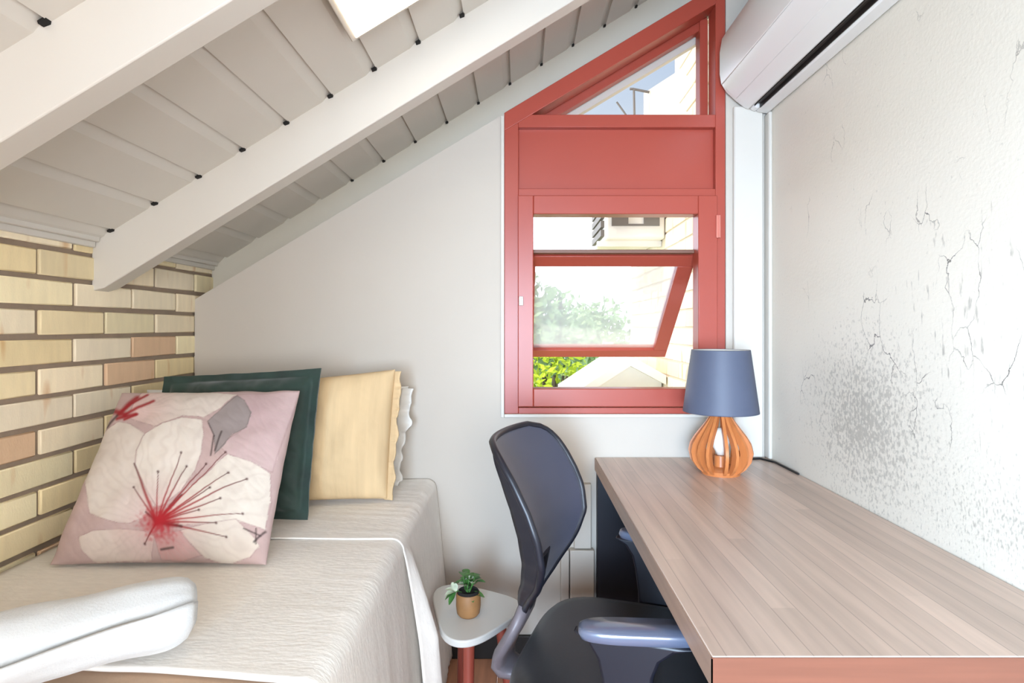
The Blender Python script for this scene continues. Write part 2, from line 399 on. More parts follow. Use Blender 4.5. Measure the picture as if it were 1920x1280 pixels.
# ------------------------------------------------------------------ brick wall on the left
bw = MB(); cols = []
def rect_prism_cols(mb, cols, col, args):
    n0 = len(mb.v); mb.box(*args); cols += [col]*(len(mb.v)-n0)
brick_cols = [(246,230,188),(242,222,178),(246,230,198),(238,216,168),(246,228,194),(248,232,202)]
Zc = 1.2105
for k in range(-16, 4):
    z0 = Zc+0.0765*k+0.0065; z1 = Zc+0.0765*(k+1)-0.0065
    if z1 > 1.50: z1 = 1.478
    if z1 - z0 < 0.01: continue
    off = 1.484 if k % 2 == 0 else 1.604
    j = int((YR-off)/0.24)-1
    while off+0.24*j < 2.46:
        ya = off+0.24*j+0.0055; yb = off+0.24*(j+1)-0.0055; j += 1
        ya = max(ya, YR-0.1); yb = min(yb, 2.46)
        if yb-ya < 0.02: continue
        rc = random.choice(brick_cols); f = random.uniform(0.93, 1.04)
        if random.random() < 0.08: rc = (222,186,150)
        jx = random.uniform(-0.002, 0.002)
        rect_prism_cols(bw, cols, lin(min(255, rc[0]*f), min(255, rc[1]*f), min(255, rc[2]*f)),
                        (XL-0.09, XL+jx, ya+random.uniform(-.002,.002), yb+random.uniform(-.002,.002), z0+random.uniform(-.0015,.0015), z1+random.uniform(-.0015,.0015)))
wl = bw.build('wall_left', M['brick'], bevel=0.003, seg=1)
ca = wl.data.color_attributes.new('Col', 'FLOAT_COLOR', 'POINT')
ca.data.foreach_set('color', np.array(cols, dtype=np.float32).ravel())
struct(wl, 'cream face brick wall beside the bed')
mo = MB(); mo.box(XL-0.12, XL-0.007, YR-0.1, 2.46, -0.03, 1.50)
mo.build('mortar', M['mortar'], wl)

# ------------------------------------------------------------------ window wall, desk wall, rear wall
WX0, WX1, WZ0 = fx(945), fx(1361), fz(776)
w = MB()
w.prism([(XL-0.0, -0.03), (WX0, -0.03), (WX0, Z1(WX0)), (XL, Z1(XL))], 'y', YB, 2.33)
w.prism([(WX0, -0.03), (WX1, -0.03), (WX1, WZ0), (WX0, WZ0)], 'y', YB, 2.33)
w.prism([(WX1, -0.03), (XR+0.02, -0.03), (XR+0.02, CZ(XR)), (WX1, CZ(WX1))], 'y', YB, 2.40)
w.prism([(XL-0.1, -0.4), (WX0-0.02, -0.4), (WX0-0.02, Z1(WX0)), (XL-0.1, Z1(XL-0.1)-0.1)], 'y', 2.331, 2.40)
w.prism([(WX0-0.02, -0.4), (WX1, -0.4), (WX1, WZ0-0.01), (WX0-0.02, WZ0-0.01)], 'y', 2.331, 2.40)
struct(w.build('wall_back', M['plaster']), 'white plaster wall around the red window')
# thin pale bead around the window opening, column cover and corner strip right of the window
t = MB()
t.box(WX0-0.012, WX0+0.001, 2.190, 2.21, WZ0-0.012, Z1(WX0)-0.01); t.box(WX0+0.0012, WX1, 2.190, 2.21, WZ0-0.012, WZ0+0.001)
struct(t.build('trim_2', M['white_paint'], bevel=0.002), 'thin white bead round the window opening')
t = MB(); t.box(fx(1373), fx(1428), 2.182, 2.201, 0.75, 2.06); t.box(XR-0.012, XR+0.002, 2.152, 2.201, 0.75, 2.03)
struct(t.build('trim_3', M['white_paint'], bevel=0.006), 'white boxed pipe cover in the corner')
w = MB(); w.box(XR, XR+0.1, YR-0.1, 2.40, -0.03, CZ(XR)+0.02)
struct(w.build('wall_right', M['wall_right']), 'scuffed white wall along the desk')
w = MB()
RX0, RX1, RZ0, RZ1 = -0.62, 0.62, 0.62, 1.80
w.prism([(XL-0.1, -0.03), (RX0, -0.03), (RX0, CZ(RX0)), (XL-0.1, CZ(XL-0.1))], 'y', YR-0.1, YR)
w.prism([(RX1, -0.03), (XR+0.05, -0.03), (XR+0.05, CZ(XR+.05)), (RX1, CZ(RX1))], 'y', YR-0.1, YR)
w.box(RX0, RX1, YR-0.1, YR, -0.03, RZ0)
w.prism([(RX0, RZ1), (RX1, RZ1), (RX1, CZ(RX1)), (RX0, CZ(RX0))], 'y', YR-0.1, YR)
struct(w.build('wall_rear', M['plaster']))
w2 = bpy.data.objects.new('window_2', None); C.objects.link(w2); struct(w2, 'rear window'); w2.location = (0, YR, RZ0)
f = MB()
f.box(RX0, RX0+0.05, YR-0.08, YR-0.02, RZ0, RZ1); f.box(RX1-0.05, RX1, YR-0.08, YR-0.02, RZ0, RZ1)
f.box(RX0+.05, RX1-.05, YR-0.08, YR-0.02, RZ0, RZ0+0.05); f.box(RX0+.05, RX1-.05, YR-0.08, YR-0.02, RZ1-0.05, RZ1); f.box(-0.02, 0.02, YR-0.075, YR-0.025, RZ0+.05, RZ1-.05)
f.build('window_frame', M['red'], w2, bevel=0.003)
b = MB(); b.box(-0.29, 0.285, 2.186, 2.2, 0, 0.086)
struct(b.build('baseboard_back', M['skirting'], bevel=0.003))

# ------------------------------------------------------------------ red window
win = bpy.data.objects.new('window_1', None); C.objects.link(win); win.location = (0.36, 2.24, WZ0)
struct(win, 'brick red window with sloping top and open lower sash')
F0, F1 = 2.203, 2.285
f = MB()
xs0, xs1 = fx(972), fx(1342)
ZT = lambda xx: Z1(xx)+0.004
f.prism([(WX0+.001, WZ0+.001), (xs0, WZ0+.001), (xs0, ZT(xs0)), (WX0+.001, ZT(WX0))], 'y', F0, F1)
f.prism([(xs1, WZ0+.001), (WX1-.001, WZ0+.001), (WX1-.001, CZ(WX1)-.02), (xs1, CZ(xs1)-.02)], 'y', F0, F1)
f.box(xs0, xs1, F0, F1, WZ0+.001, fz(764))
f.box(xs0, xs1, F0, F1, fz(238), fz(214))
f.box(xs0, xs1, F0, F1, fz(368), fz(353))
f.build('window_frame', M['red'], win, bevel=0.002)
s = MB()
s.prism([(WX0+.001, ZT(WX0)-0.0), (xs1, ZT(xs1)), (xs1, ZT(xs1)-0.068), (WX0+.001, ZT(WX0)-0.068)], 'y', F0-0.003, F1+0.002)
s.build('sloping_head', M['red'], win, bevel=0.002)
# stops behind the sloping head and jamb of the top light
s = MB()
s.prism([(xs0, ZT(xs0)-0.05), (xs1, ZT(xs1)-0.05), (xs1, ZT(xs1)-0.100), (xs0, ZT(xs0)-0.100)], 'y', 2.30, 2.345)
s.box(fx(1326), xs1, 2.29, 2.345, fz(214), ZT(fx(1326))-0.06)
s.build('glazing_stop', M['red'], win, bevel=0.002)
s = MB()
s.prism([(xs0, ZT(xs0)-0.06), (xs1, ZT(xs1)-0.06), (xs1, ZT(xs1)-0.125), (xs0, ZT(xs0)-0.125)], 'y', 2.36, 2.40)
s.build('outer_reveal', M['white_paint'], win)
p = MB(); p.box(xs0, xs1, 2.232, 2.25, fz(353), fz(238)); p.build('solid_panel', M['red'], win)
p = MB()
p.prism([(xs0, fz(214)), (xs1, fz(214)), (xs1, ZT(xs1)-.06), (xs0, ZT(xs0)-.06)], 'y', 2.287, 2.291); p.build('top_pane', M['glass'], win)
# casement frame
cf = MB()
c0, c1, cb, ct = fx(971), fx(1344), fz(762), fz(367)
ox0, ox1, oz0, oz1 = fx(1000), fx(1308), fz(728), fz(402)
A, B = 2.190, 2.262
cf.box(c0, ox0, A, B, cb, ct); cf.box(ox1, c1, A, B, cb, ct); cf.box(ox0, ox1, A, B, cb, oz0); cf.box(ox0, ox1, A, B, oz1, ct)
cas = cf.build('casement', M['red'], win, bevel=0.003)
h = MB(); h.box(fx(1340), fx(1347), 2.180, 2.2, fz(447), fz(405)); h.tube([(fx(1346), 2.181, fz(447)), (fx(1346), 2.181, fz(405))], 0.004, 10)
h.build('hinge', mat('pale_red_hinge', (206,120,104), 0.4), cas, bevel=0.001)
h = MB(); h.box(fx(973), fx(981), 2.172, 2.192, fz(573), fz(556)); h.box(fx(974), fx(979), 2.164, 2.174, fz(571), fz(560))
h.build('latch', mat('white_latch', (226,222,214), 0.4), cas, bevel=0.003)
p = MB(); p.box(ox0, ox1, 2.250, 2.254, fz(470), oz1); p.build('upper_pane', M['glass'], cas)
p = MB(); p.box(ox0, ox1, 2.238, 2.29, fz(472), fz(465)); p.build('glazing_bar', mat('brown_glazing_bar', (120,82,66), 0.5), cas, bevel=0.002)
# awning sash, hinged below the bar and swung outwards
sash_root = MB()
hy, hz = 2.285, fz(474, 2.285); d = Vector((0, 0.49, -0.415)).normalized(); nn = Vector((0, d.z, -d.y)).normalized()*-1
def sb(mb, xa, xb, la, lb, t0=-0.02, t1=0.02, mi=0):
    vs = []
    for tt in (t0, t1):
        for (xx, ll) in ((xa, la), (xb, la), (xb, lb), (xa, lb)):
            q = Vector((xx, hy, hz))+d*ll+nn*tt; vs.append(tuple(q))
    mb.add(vs, [(0,3,2,1),(4,5,6,7),(0,1,5,4),(1,2,6,5),(2,3,7,6),(3,0,4,7)], mi)
sx0, sx1, L = 0.005, 0.688, 0.64
sb(sash_root, sx0, sx1, 0.0, 0.055); sb(sash_root, sx0, sx1, L-0.05, L); sb(sash_root, sx0, sx0+0.06, .055, L-.05); sb(sash_root, sx1-0.062, sx1, .055, L-.05)
sash = sash_root.build('awning_sash', M['red'], win, bevel=0.002)
p = MB(); sb(p, sx0+.06, sx1-.062, .055, L-.05, -0.003, 0.003); p.build('sash_pane', M['haze_glass'], sash)
p = MB(); sb(p, 0.40, 0.445, L-0.045, L-0.012, 0.02, 0.035); sb(p, 0.395, 0.40, L-0.05, L-0.005, 0.02, 0.04); p.build('sash_catch', M['ext_white'], sash, bevel=0.002)

# ------------------------------------------------------------------ outside
b = MB(); b.box(-12, 14, 2.6, 30, -0.55, -0.40); struct(b.build('ground', M['grass']), 'sunlit grass outside')
# wing wall of pale brick
wing = MB(); wc = []
def wbrick(ya, yb, z0, z1):
    rc = random.choice([(236,222,196),(232,216,186),(238,226,204),(228,208,176)])
    rect_prism_cols(wing, wc, lin(rc), (0.80, 0.9, ya, yb, z0, z1))
ztop = lambda y: 4.2 if y < 3.03 else (2.57+(y-3.03)*0.28 if y < 3.79 else 2.45)
for k in range(-6, 60):
    z0 = -0.40+0.086*(k+6)+0.005; z1 = z0+0.076
    yy = 2.46-(0.12 if k % 2 else 0)
    while yy < 4.2:
        ya, yb = max(yy+0.005, 2.46), min(yy+0.235, 4.2); yy += 0.24
        if yb-ya < 0.02: continue
        if z1 < (2.30 if yb > 3.03 else 4.2): wbrick(ya, yb, z0, z1)
wo = wing.build('wall_outside', M['brick'], bevel=0.003, seg=1)
wca = wo.data.color_attributes.new('Col', 'FLOAT_COLOR', 'POINT'); wca.data.foreach_set('color', np.array(wc, dtype=np.float32).ravel())
struct(wo, 'sunlit pale brick wing wall outside the window')
mo = MB(); mo.prism([(2.46, -0.4), (4.19, -0.4), (4.19, 2.40), (3.79, 2.42), (3.79, 2.75), (3.03, 2.55), (3.03, 4.2), (2.46, 4.2)], 'x', 0.806, 1.05)
mo.build('mortar', mat('pale_mortar', (205,186,166), 0.95, vary=0.05), wo)
# condenser on the wing wall
cu = empty('air_conditioner_condenser', (0.62, 3.5, 1.70), 'pale outdoor condenser box hung on the brick wall outside the window', 'condenser')
b = MB(); b.box(0.475, 0.797, 3.20, 3.95, 1.72, 2.26); b.build('casing', M['ext_white'], cu, bevel=0.012)
b = MB()
for i in range(7): b.box(0.455+.0, 0.475, 3.26, 3.66, 1.745+i*0.05, 1.780+i*0.05)
b.build('fan_grille', M['ext_grey'], cu)
b = MB()
b.box(0.505, 0.595, 3.188, 3.20, 1.79, 1.90); b.box(0.68, 0.765, 3.188, 3.20, 1.79, 1.90); b.box(0.595, 0.68, 3.190, 3.20, 1.79, 1.80)
b.build('side_vent', M['ext_grey'], cu)
b = MB()
for yy in (3.3, 3.8):
    b = MB(); b.box(0.44, 0.797, yy-.02, yy+.02, 1.69, 1.72); b.build('bracket', M['ext_white'], cu)
# small aerial bracket high on the wing
br = empty('wall_bracket', (0.70, 3.6, 2.70), 'thin dark metal bracket seen through the sloping top pane', 'bracket')
b = MB(); b.tube([(0.80, 3.6, 2.68), (0.70, 3.6, 2.70), (0.68, 3.6, 2.70)], 0.008, 8); b.build('arm', M['ext_grey'], br)
b = MB(); b.tube([(0.60, 3.6, 2.62), (0.70, 3.6, 2.48), (0.79, 3.6, 2.47)], 0.006, 8); b.tube([(0.705, 3.6, 2.70), (0.71, 3.6, 2.46)], 0.007, 8); b.build('brace', M['ext_grey'], br)
# low white shed roof
sh = empty('shed', (0.55, 3.4, -0.40), 'low white shed roof against the brick wall outside', 'shed')
b = MB(); b.prism([(0.26, 0.86), (0.60, 1.085), (0.79, 0.98), (0.79, 0.93), (0.60, 1.03), (0.26, 0.81)], 'y', 3.15, 3.9); b.build('roof', M['ext_white'], sh)
b = MB(); b.prism([(0.34, -0.40), (0.79, -0.40), (0.79, 0.93), (0.60, 1.03), (0.34, 0.86)], 'y', 3.25, 3.85); b.build('wall', M['ext_white'], sh)

def leafy(mb, c, r, n, size, rnd):
    for i in range(n):
        while True:
            p = Vector((rnd.uniform(-1,1), rnd.uniform(-1,1), rnd.uniform(-1,1)))
            if p.length < 1: break
        p = Vector((c[0]+p.x*r[0], c[1]+p.y*r[1], c[2]+p.z*r[2]))
        a = Vector((rnd.gauss(0,1), rnd.gauss(0,1), rnd.gauss(0,1))).normalized(); bb = a.orthogonal().normalized()
        s_ = size*rnd.uniform(.6, 1.3)
        mb.add([p-a*s_, p+bb*s_*.45+a*0.1*s_, p+a*s_, p-bb*s_*.45+a*.1*s_], [(0,1,2,3)])
def tree(loc, h, cr, label, group, m, seed, stems=1, n=900, size=0.06, lean=0.15, cbot=0.35):
    rnd = random.Random(seed)
    t_ = empty('tree' if stems == 1 else 'shrub', loc, label, 'tree' if stems == 1 else 'shrub', group)
    tr = MB(); cw = MB()
    for s_ in range(stems):
        a = rnd.uniform(0, 2*PI); q = rnd.uniform(0.2, 1.0)
        dx, dy = math.cos(a)*cr*q*0.7, math.sin(a)*cr*q*0.7
        tr.tube([Vector(loc)+Vector((dx*.2, dy*.2, 0)), Vector(loc)+Vector((dx*.5+rnd.uniform(-.05,.05), dy*.5, h*.4)), Vector(loc)+Vector((dx, dy, h*.85))], [0.035, 0.026, 0.012] if stems > 1 else [0.09, 0.06, 0.02], 7)
    tr.build('stem' if stems > 1 else 'trunk', M['bark'], t_, smooth=60)
    for k in range(5):
        leafy(cw, (loc[0]+rnd.uniform(-.5,.5)*cr, loc[1]+rnd.uniform(-.5,.5)*cr, loc[2]+h*rnd.uniform(cbot+.2, .9)), (cr*.7, cr*.7, h*.22), n//5, size, rnd)
    cw.build('crown', m, t_, fix=False)
tree((0.25, 6.6, -0.4), 2.35, 0.60, 'pale green bushy tree behind the open sash, nearer the window latch', 'trees', M['foliage_pale'], 1, n=1500, size=.07)
tree((1.05, 8.6, -0.4), 2.0, 0.60, 'pale green tree behind the open sash, beside the brick wall', 'trees', M['foliage_pale'], 2, n=1500, size=.07)
tree((0.22, 4.9, -0.4), 1.45, 0.30, 'yellow-green shrub with dark stems below the sash, farther from the shed', 'shrubs', M['foliage_yellow'], 3, stems=9, n=600, size=.045, cbot=.2)
tree((0.72, 5.4, -0.4), 1.42, 0.26, 'yellow-green shrub with dark stems below the sash, just behind the shed roof', 'shrubs', M['foliage_yellow'], 5, stems=8, n=600, size=.045, cbot=.2)

# ------------------------------------------------------------------ ceiling lamp panel
lp = empty('ceiling_light', (-0.24, 1.25, CZ(-0.24)-.02), 'square white flush light panel on the sloping ceiling', 'ceiling light')
def slope_box(mb, xa, xb, ya, yb, o0, o1):
    mb.box(xa, xb, ya, yb, 0, 1)
    for i in range(len(mb.v)-8, len(mb.v)):
        vx, vy, vz = mb.v[i]; mb.v[i] = (vx, vy, CZ(vx)-(o0 if vz == 0 else o1))
b = MB(); slope_box(b, -0.412, -0.10, 1.085, 1.448, 0.034, -0.0); b.build('housing', M['white_paint'], lp, bevel=0.004)
b = MB(); slope_box(b, -0.398, -0.114, 1.10, 1.434, 0.038, 0.030); b.build('diffuser', M['diffuser'], lp, bevel=0.002)

# ------------------------------------------------------------------ air conditioner
ac = empty('air_conditioner', (0.93, 1.75, 2.03), 'white wall air conditioner above the desk with a dark outlet slot', 'air conditioner')
P = [(.928,2.027),(.879,2.033),(.879,2.066),(.856,2.068),(.856,2.040),(.835,2.049),(.80,2.076),(.768,2.106),(.752,2.132),(.746,2.17),(.746,2.25),(.754,2.30),(.776,2.334),(.80,2.343),(.928,2.343)]
b = MB(); b.prism(P, 'y', 1.32, 2.181)
for (ya, yb) in ((1.32, 1.37), (2.135, 2.181)):
    b.prism([(.880,2.0335),(.880,2.067),(.855,2.069),(.855,2.0415)], 'y', ya, yb)
b.build('housing', M['ac_white'], ac, bevel=0.010, seg=3)
b = MB(); b.prism([(.8785,2.0345),(.8785,2.066),(.8765,2.066),(.8765,2.0345)], 'y', 1.371, 2.134); b.prism([(.8585,2.041),(.8585,2.066),(.8565,2.066),(.8565,2.041)], 'y', 1.371, 2.134)
b.prism([(.8765,2.050),(.8765,2.066),(.8585,2.066),(.8585,2.054)], 'y', 1.371, 2.134)
b.build('outlet_slot', M['ac_dark'], ac)
b = MB()
Q = [(.80,2.0765),(.768,2.1065),(.752,2.1325),(.746,2.17),(.746,2.25),(.754,2.30),(.776,2.334)]
def offs(P, d_):
    o = []
    for i, (u, v_) in enumerate(P):
        a = P[max(i-1,0)]; c_ = P[min(i+1, len(P)-1)]; tx, tz = c_[0]-a[0], c_[1]-a[1]; L_ = math.hypot(tx, tz); o.append((u-tz/L_*d_, v_+tx/L_*d_))
    return o
b.prism(offs(Q[2:], 0.004)+offs(Q[2:], -0.004)[::-1], 'y', 1.33, 2.171); b.build('front_panel', M['ac_white'], ac, bevel=0.0025, smooth=60)
b = MB(); b.prism(offs(Q[:3], 0.003)+offs(Q[:3], -0.003)[::-1], 'y', 1.35, 2.155); b.build('air_vane', M['ac_white'], ac, bevel=0.002, smooth=60)

# ------------------------------------------------------------------ desk
desk = empty('desk', (0.606, 1.53, 0), 'wood laminate desk along the scuffed wall', 'desk')
DX0, DX1, DY0, DY1 = 0.283, 0.926, 0.862, 2.194
b = MB(); b.box(DX0+.002, DX1, DY0+.002, DY1, 0.705, 0.75); b.build('desktop', M['desk'], desk, bevel=0.0012)
b = MB(); b.box(DX0, DX1, DY0, DY0+.002, 0.704, 0.7485); b.build('edge_band', M['desk_edge'], desk)['label'] = 'orange-brown wood edge at the near end'
b = MB(); b.box(DX0, DX0+.002, DY0, DY1, 0.704, 0.7475); b.build('edge_band', M['desk_side'], desk)
b = MB(); b.box(DX0+.004, DX1-.004, 2.150, 2.180, 0, 0.705); b.build('end_panel', M['navy'], desk, bevel=0.002)
b = MB(); b.box(DX0+.02, DX1-.004, 0.88, 0.91, 0, 0.705); b.build('end_panel', M['navy'], desk, bevel=0.002)
b = MB(); b.box(DX1-.03, DX1-.012, 0.91, 2.15, 0.25, 0.705); b.build('back_panel', M['navy'], desk, bevel=0.002)
# white boxed cover on the wall between chair and desk
bx = empty('cable_cover', (0.235, 2.18, 0), 'white boxed cover low on the wall between the chair back and the desk', 'cover')
b = MB(); b.box(0.205, 0.268, 2.172, 2.199, 0.416, 0.655); b.build('upper_box', M['plaster'], bx, bevel=0.003)
b = MB(); b.box(0.155, 0.185, 2.165, 2.1995, 0.0, 0.412); b.box(0.189, 0.278, 2.165, 2.1995, 0.0, 0.412); b.build('lower_box', M['plaster'], bx, bevel=0.003)

# ------------------------------------------------------------------ table lamp
LC = (0.672, 1.955, 0.75)
lamp = empty('table_lamp', LC, 'table lamp with slate blue shade and copper slatted teardrop base', 'lamp')
zz = [0.004,0.02,0.045,0.075,0.10,0.125,0.15,0.17,0.19,0.203]
rr = [0.060,0.080,0.097,0.1035,0.098,0.083,0.064,0.049,0.036,0.029]
rib = MB()
aim = math.atan2(-LC[1], -LC[0])-0.10
NR = 15
for i in range(NR):
    a = aim+2*PI*(i+0.5)/NR
    if i in (0, NR-1): a = aim+(0.30 if i == 0 else -0.30)
    ca_, sa = math.cos(a), math.sin(a); tx, ty = -sa*0.0050, ca_*0.0050
    n0 = len(rib.v); vs = []; N = len(zz)
    ri = [max(0.02, r-0.026 if 0.02 < z < 0.17 else r-0.02) for r, z in zip(rr, zz)]
    for sgn in (-1, 1):
        for r, z in zip(rr, zz): vs.append((LC[0]+ca_*r+tx*sgn, LC[1]+sa*r+ty*sgn, LC[2]+z))
        for r, z in zip(ri, zz): vs.append((LC[0]+ca_*r+tx*sgn, LC[1]+sa*r+ty*sgn, LC[2]+z))
    fs = []
    for j in range(N-1):
        fs += [(j, j+1, N+j+1, N+j), (2*N+j, 3*N+j, 3*N+j+1, 2*N+j+1), (j, 2*N+j, 2*N+j+1, j+1), (N+j, N+j+1, 3*N+j+1, 3*N+j)]
    fs += [(0, N, 3*N, 2*N), (N-1, 3*N-1, 4*N-1, 2*N-1)]
    rib.add(vs, fs)
rb_ = rib.build('slatted_body', M['copper'], lamp, smooth=35)
b = MB(); b.lathe([(0.0,0.0),(0.062,0.0),(0.064,0.014),(0.05,0.022),(0.022,0.024),(0.020,0.06),(0.0,0.06)], LC, 32); b.build('base_disc', M['copper'], lamp, smooth=40)
b = MB(); b.lathe([(0.0,0.060),(0.012,0.062),(0.024,0.085),(0.030,0.110),(0.024,0.135),(0.012,0.150),(0.0,0.152)], LC, 24); b.build('bulb', M['bulb'], lamp, smooth=60)
b = MB(); b.lathe([(0.0,0.196),(0.030,0.196),(0.031,0.206),(0.016,0.210),(0.014,0.245),(0.0,0.245)], LC, 24); b.build('neck', M['copper'], lamp, smooth=40)
b = MB(); b.lathe([(0.122,0.205),(0.1215,0.209),(0.0945,0.408),(0.094,0.411)], LC, 64); b.f = [f_ for f_ in b.f if len(f_) == 4]; b.mi = [0]*len(b.f)
sh_ = b.build('lamp_shade', M['shade_navy'], lamp, smooth=60)
sm = sh_.modifiers.new('t', 'SOLIDIFY'); sm.thickness = 0.0015
b = MB(); b.lathe([(0.1195,0.206),(0.092,0.410)], LC, 64); b.f = [f_ for f_ in b.f if len(f_) == 4]; b.mi = [0]*len(b.f)
b.build('shade_lining', M['shade_in'], lamp, smooth=60)
b = MB(); b.tube([(LC[0]+.05, LC[1]+.02, .756), (LC[0]+.09, LC[1]+.10, .7535), (LC[0]+.14, LC[1]+.19, .7535), (LC[0]+.215, LC[1]+.205, .7535), (.917, 2.10, .7535), (.920, 1.93, .7535)], 0.0035, 8)
b.build('power_cord', M['cord'], lamp, smooth=60)

# ------------------------------------------------------------------ bed and bedding
BX1 = -0.315; BZ = 0.67
bed = empty('bed', (-0.76, 1.2, 0), 'single bed under the brick wall, mostly covered by its spread', 'bed')
b = MB(); b.box(XL+.015, BX1-.02, 0.22, 2.185, 0.05, 0.36); b.build('bed_base', M['tan'], bed, bevel=0.01)
b = MB(); b.box(XL+.012, BX1-.012, 0.225, 2.188, 0.36, 0.640); b.build('mattress', M['pillow_white'], bed, bevel=0.03, seg=4)
def drape(y0f, y1, zt, xr, flare, hem, wr, seed, th=0.006, ny=60, left=XL+0.012, y0curve=None, bulge=0.0):
    """one sheet: across the top, over a rounded edge, down the side"""
    segs = []
    nt = 46
    for i in range(nt+1): segs.append((lerp(left, xr-0.035, i/nt), zt, 0))
    for i in range(1, 9):
        a = PI/2*i/8; segs.append((xr-0.035+0.035*math.sin(a), zt-0.035+0.035*math.cos(a), 0))
    nd = 34
    for i in range(1, nd+1):
        q = i/nd; segs.append((xr+flare*q**0.9, lerp(zt-0.035, hem, q), q))
    b = MB(); ns = len(segs)-1
    def fn(u, v):
        i = min(int(round(u*ns)), ns); x_, z_, q = segs[i]
        ya = y0f+(y0curve(x_, z_) if y0curve else 0.0)
        y_ = lerp(ya, y1, v)
        n1 = noise.noise(Vector((x_*5+seed, y_*7, z_*5)))*wr
        n2 = noise.noise(Vector((seed*2, y_*16, 0.4)))*q*0.009 + noise.noise(Vector((seed*3, y_*40, z_*2)))*q*0.005
        if q > 0:
            bb = bulge*min(1.0, q/0.4)**0.8*math.exp(-((y_-y0f-0.042)/0.036)**2)
            return (x_+n2+bb, y_, z_)
        dz = n1*min(1, (x_-left)/.1) + abs(noise.noise(Vector((x_*2.0, y_*28+x_*4, seed))))*0.003*max(0, (x_-(-0.75))/.45)
        return (x_, y_, z_+dz)
    b.grid(fn, ns, ny)
    return b
b = drape(0.982, 2.192, BZ-0.008, BX1, 0.050, 0.012, 0.002, 3.1, ny=110,
          y0curve=lambda x_, z_: -0.05*max(0, (x_+0.75)/.45)**2+0.012*noise.noise(Vector((x_*6, 1.7, 0))) if z_ > .6 else -0.05*max(0,( -0.315+0.75)/.45)**2-.03*(.64-z_))
o = b.build('bedspread', M['sheet'], None, smooth=60, fix=False); sm = o.modifiers.new('t', 'SOLIDIFY'); sm.thickness = 0.006; sm.offset = 0
tag(o, 'crinkled white cotton bedspread draped over the bed and down its open side', 'bedspread')
b = drape(1.572, 2.190, BZ-0.0015, BX1+0.006, 0.056, 0.012, 0.002, 7.7, ny=90, bulge=0.062, y0curve=lambda x_, z_: 0.006*noise.noise(Vector((x_*5, 2.2, 0))))
o = b.build('folded_sheet', M['sheet'], None, smooth=60, fix=False); sm = o.modifiers.new('t', 'SOLIDIFY'); sm.thickness = 0.003; sm.offset = 0
tag(o, 'white top sheet folded across the pillow end of the bed, over the bedspread', 'sheet')
b = drape(0.22, 1.06, BZ-0.019, BX1-0.008, 0.025, 0.20, 0.002, 11.3, ny=40)
o = b.build('blanket', M['tan'], None, smooth=60, fix=False); sm = o.modifiers.new('t', 'SOLIDIFY'); sm.thickness = 0.006; sm.offset = 0
tag(o, 'tan blanket showing below the near hem of the bedspread', 'blanket')

def cushion(name, BL, BR, TR, TL, T, m, nu=60, nv=60, wr=0.004, seed=1.0, pinch=0.03, flange=0.0, p=3.0, colors=None, back=1.0, sag=0.0):
    BL, BR, TR, TL = map(Vector, (BL, BR, TR, TL))
    nrm = ((BR-BL).cross(TL-BL)).normalized()          # towards the viewer
    def surf(u, v, s_):
        U, V = 2*u-1, 2*v-1
        Uo = U*(1-pinch*(1-V*V)); Vo = V*(1-pinch*(1-U*U))
        a, c_ = (Uo+1)/2, (Vo+1)/2
        q = BL*(1-a)*(1-c_)+BR*a*(1-c_)+TR*a*c_+TL*(1-a)*c_
        fu, fv = 1-flange, 1-flange
        Ue, Ve = min(1, abs(U)/fu), min(1, abs(V)/fv)
        h = ((1-Ue**p)*(1-Ve**p))
        h = T*max(0, h)**0.55
        h *= 1-sag*(V)
        k = h/T if T else 0
        w_ = wr*(noise.noise(Vector((U*2.3+seed, V*2.3, seed)))*2+noise.noise(Vector((U*5+seed, V*5, seed*2)))+abs(noise.noise(Vector((U*3-V*3, (U+V)*9, seed))))*0.8)*(0.3+0.7*k)
        edge = 0.0025 if (flange and (Ue >= 1 or Ve >= 1)) else 0.0015
        ew = 0.006*noise.noise(Vector((U*4, V*4, seed+5)))*(1-k)
        return q+nrm*((h*(1 if s_ > 0 else back)+edge)*s_+(w_ if s_ > 0 else 0)+ew)
    b = MB()
    b.grid(lambda u, v: surf(u, v, 1), nu, nv); b.grid(lambda u, v: surf(1-u, v, -1), nu, nv)
    # stitch the rim
    n1 = (nu+1)*(nv+1)
    I = lambda i, j: j*(nu+1)+i
    J = lambda i, j: n1+j*(nu+1)+(nu-i)
    fs = []
    for i in range(nu):
        fs.append((I(i+1,0), I(i,0), J(i,0), J(i+1,0))); fs.append((I(i,nv), I(i+1,nv), J(i+1,nv), J(i,nv)))
    for j in range(nv):
        fs.append((I(0,j), I(0,j+1), J(0,j+1), J(0,j))); fs.append((I(nu,j+1), I(nu,j), J(nu,j), J(nu,j+1)))
    b.f += fs; b.mi += [0]*len(fs)
    o = b.build(name, m, None, smooth=70, fix=False)
    if colors is not None:
        col = np.ones((len(b.v), 4), np.float32); col[:n1, :3] = colors(nu, nv); col[n1:, :3] = lin(205,185,180)[:3]
        ca = o.data.color_attributes.new('Col', 'FLOAT_COLOR', 'POINT'); ca.data.foreach_set('color', col.ravel())
    return o

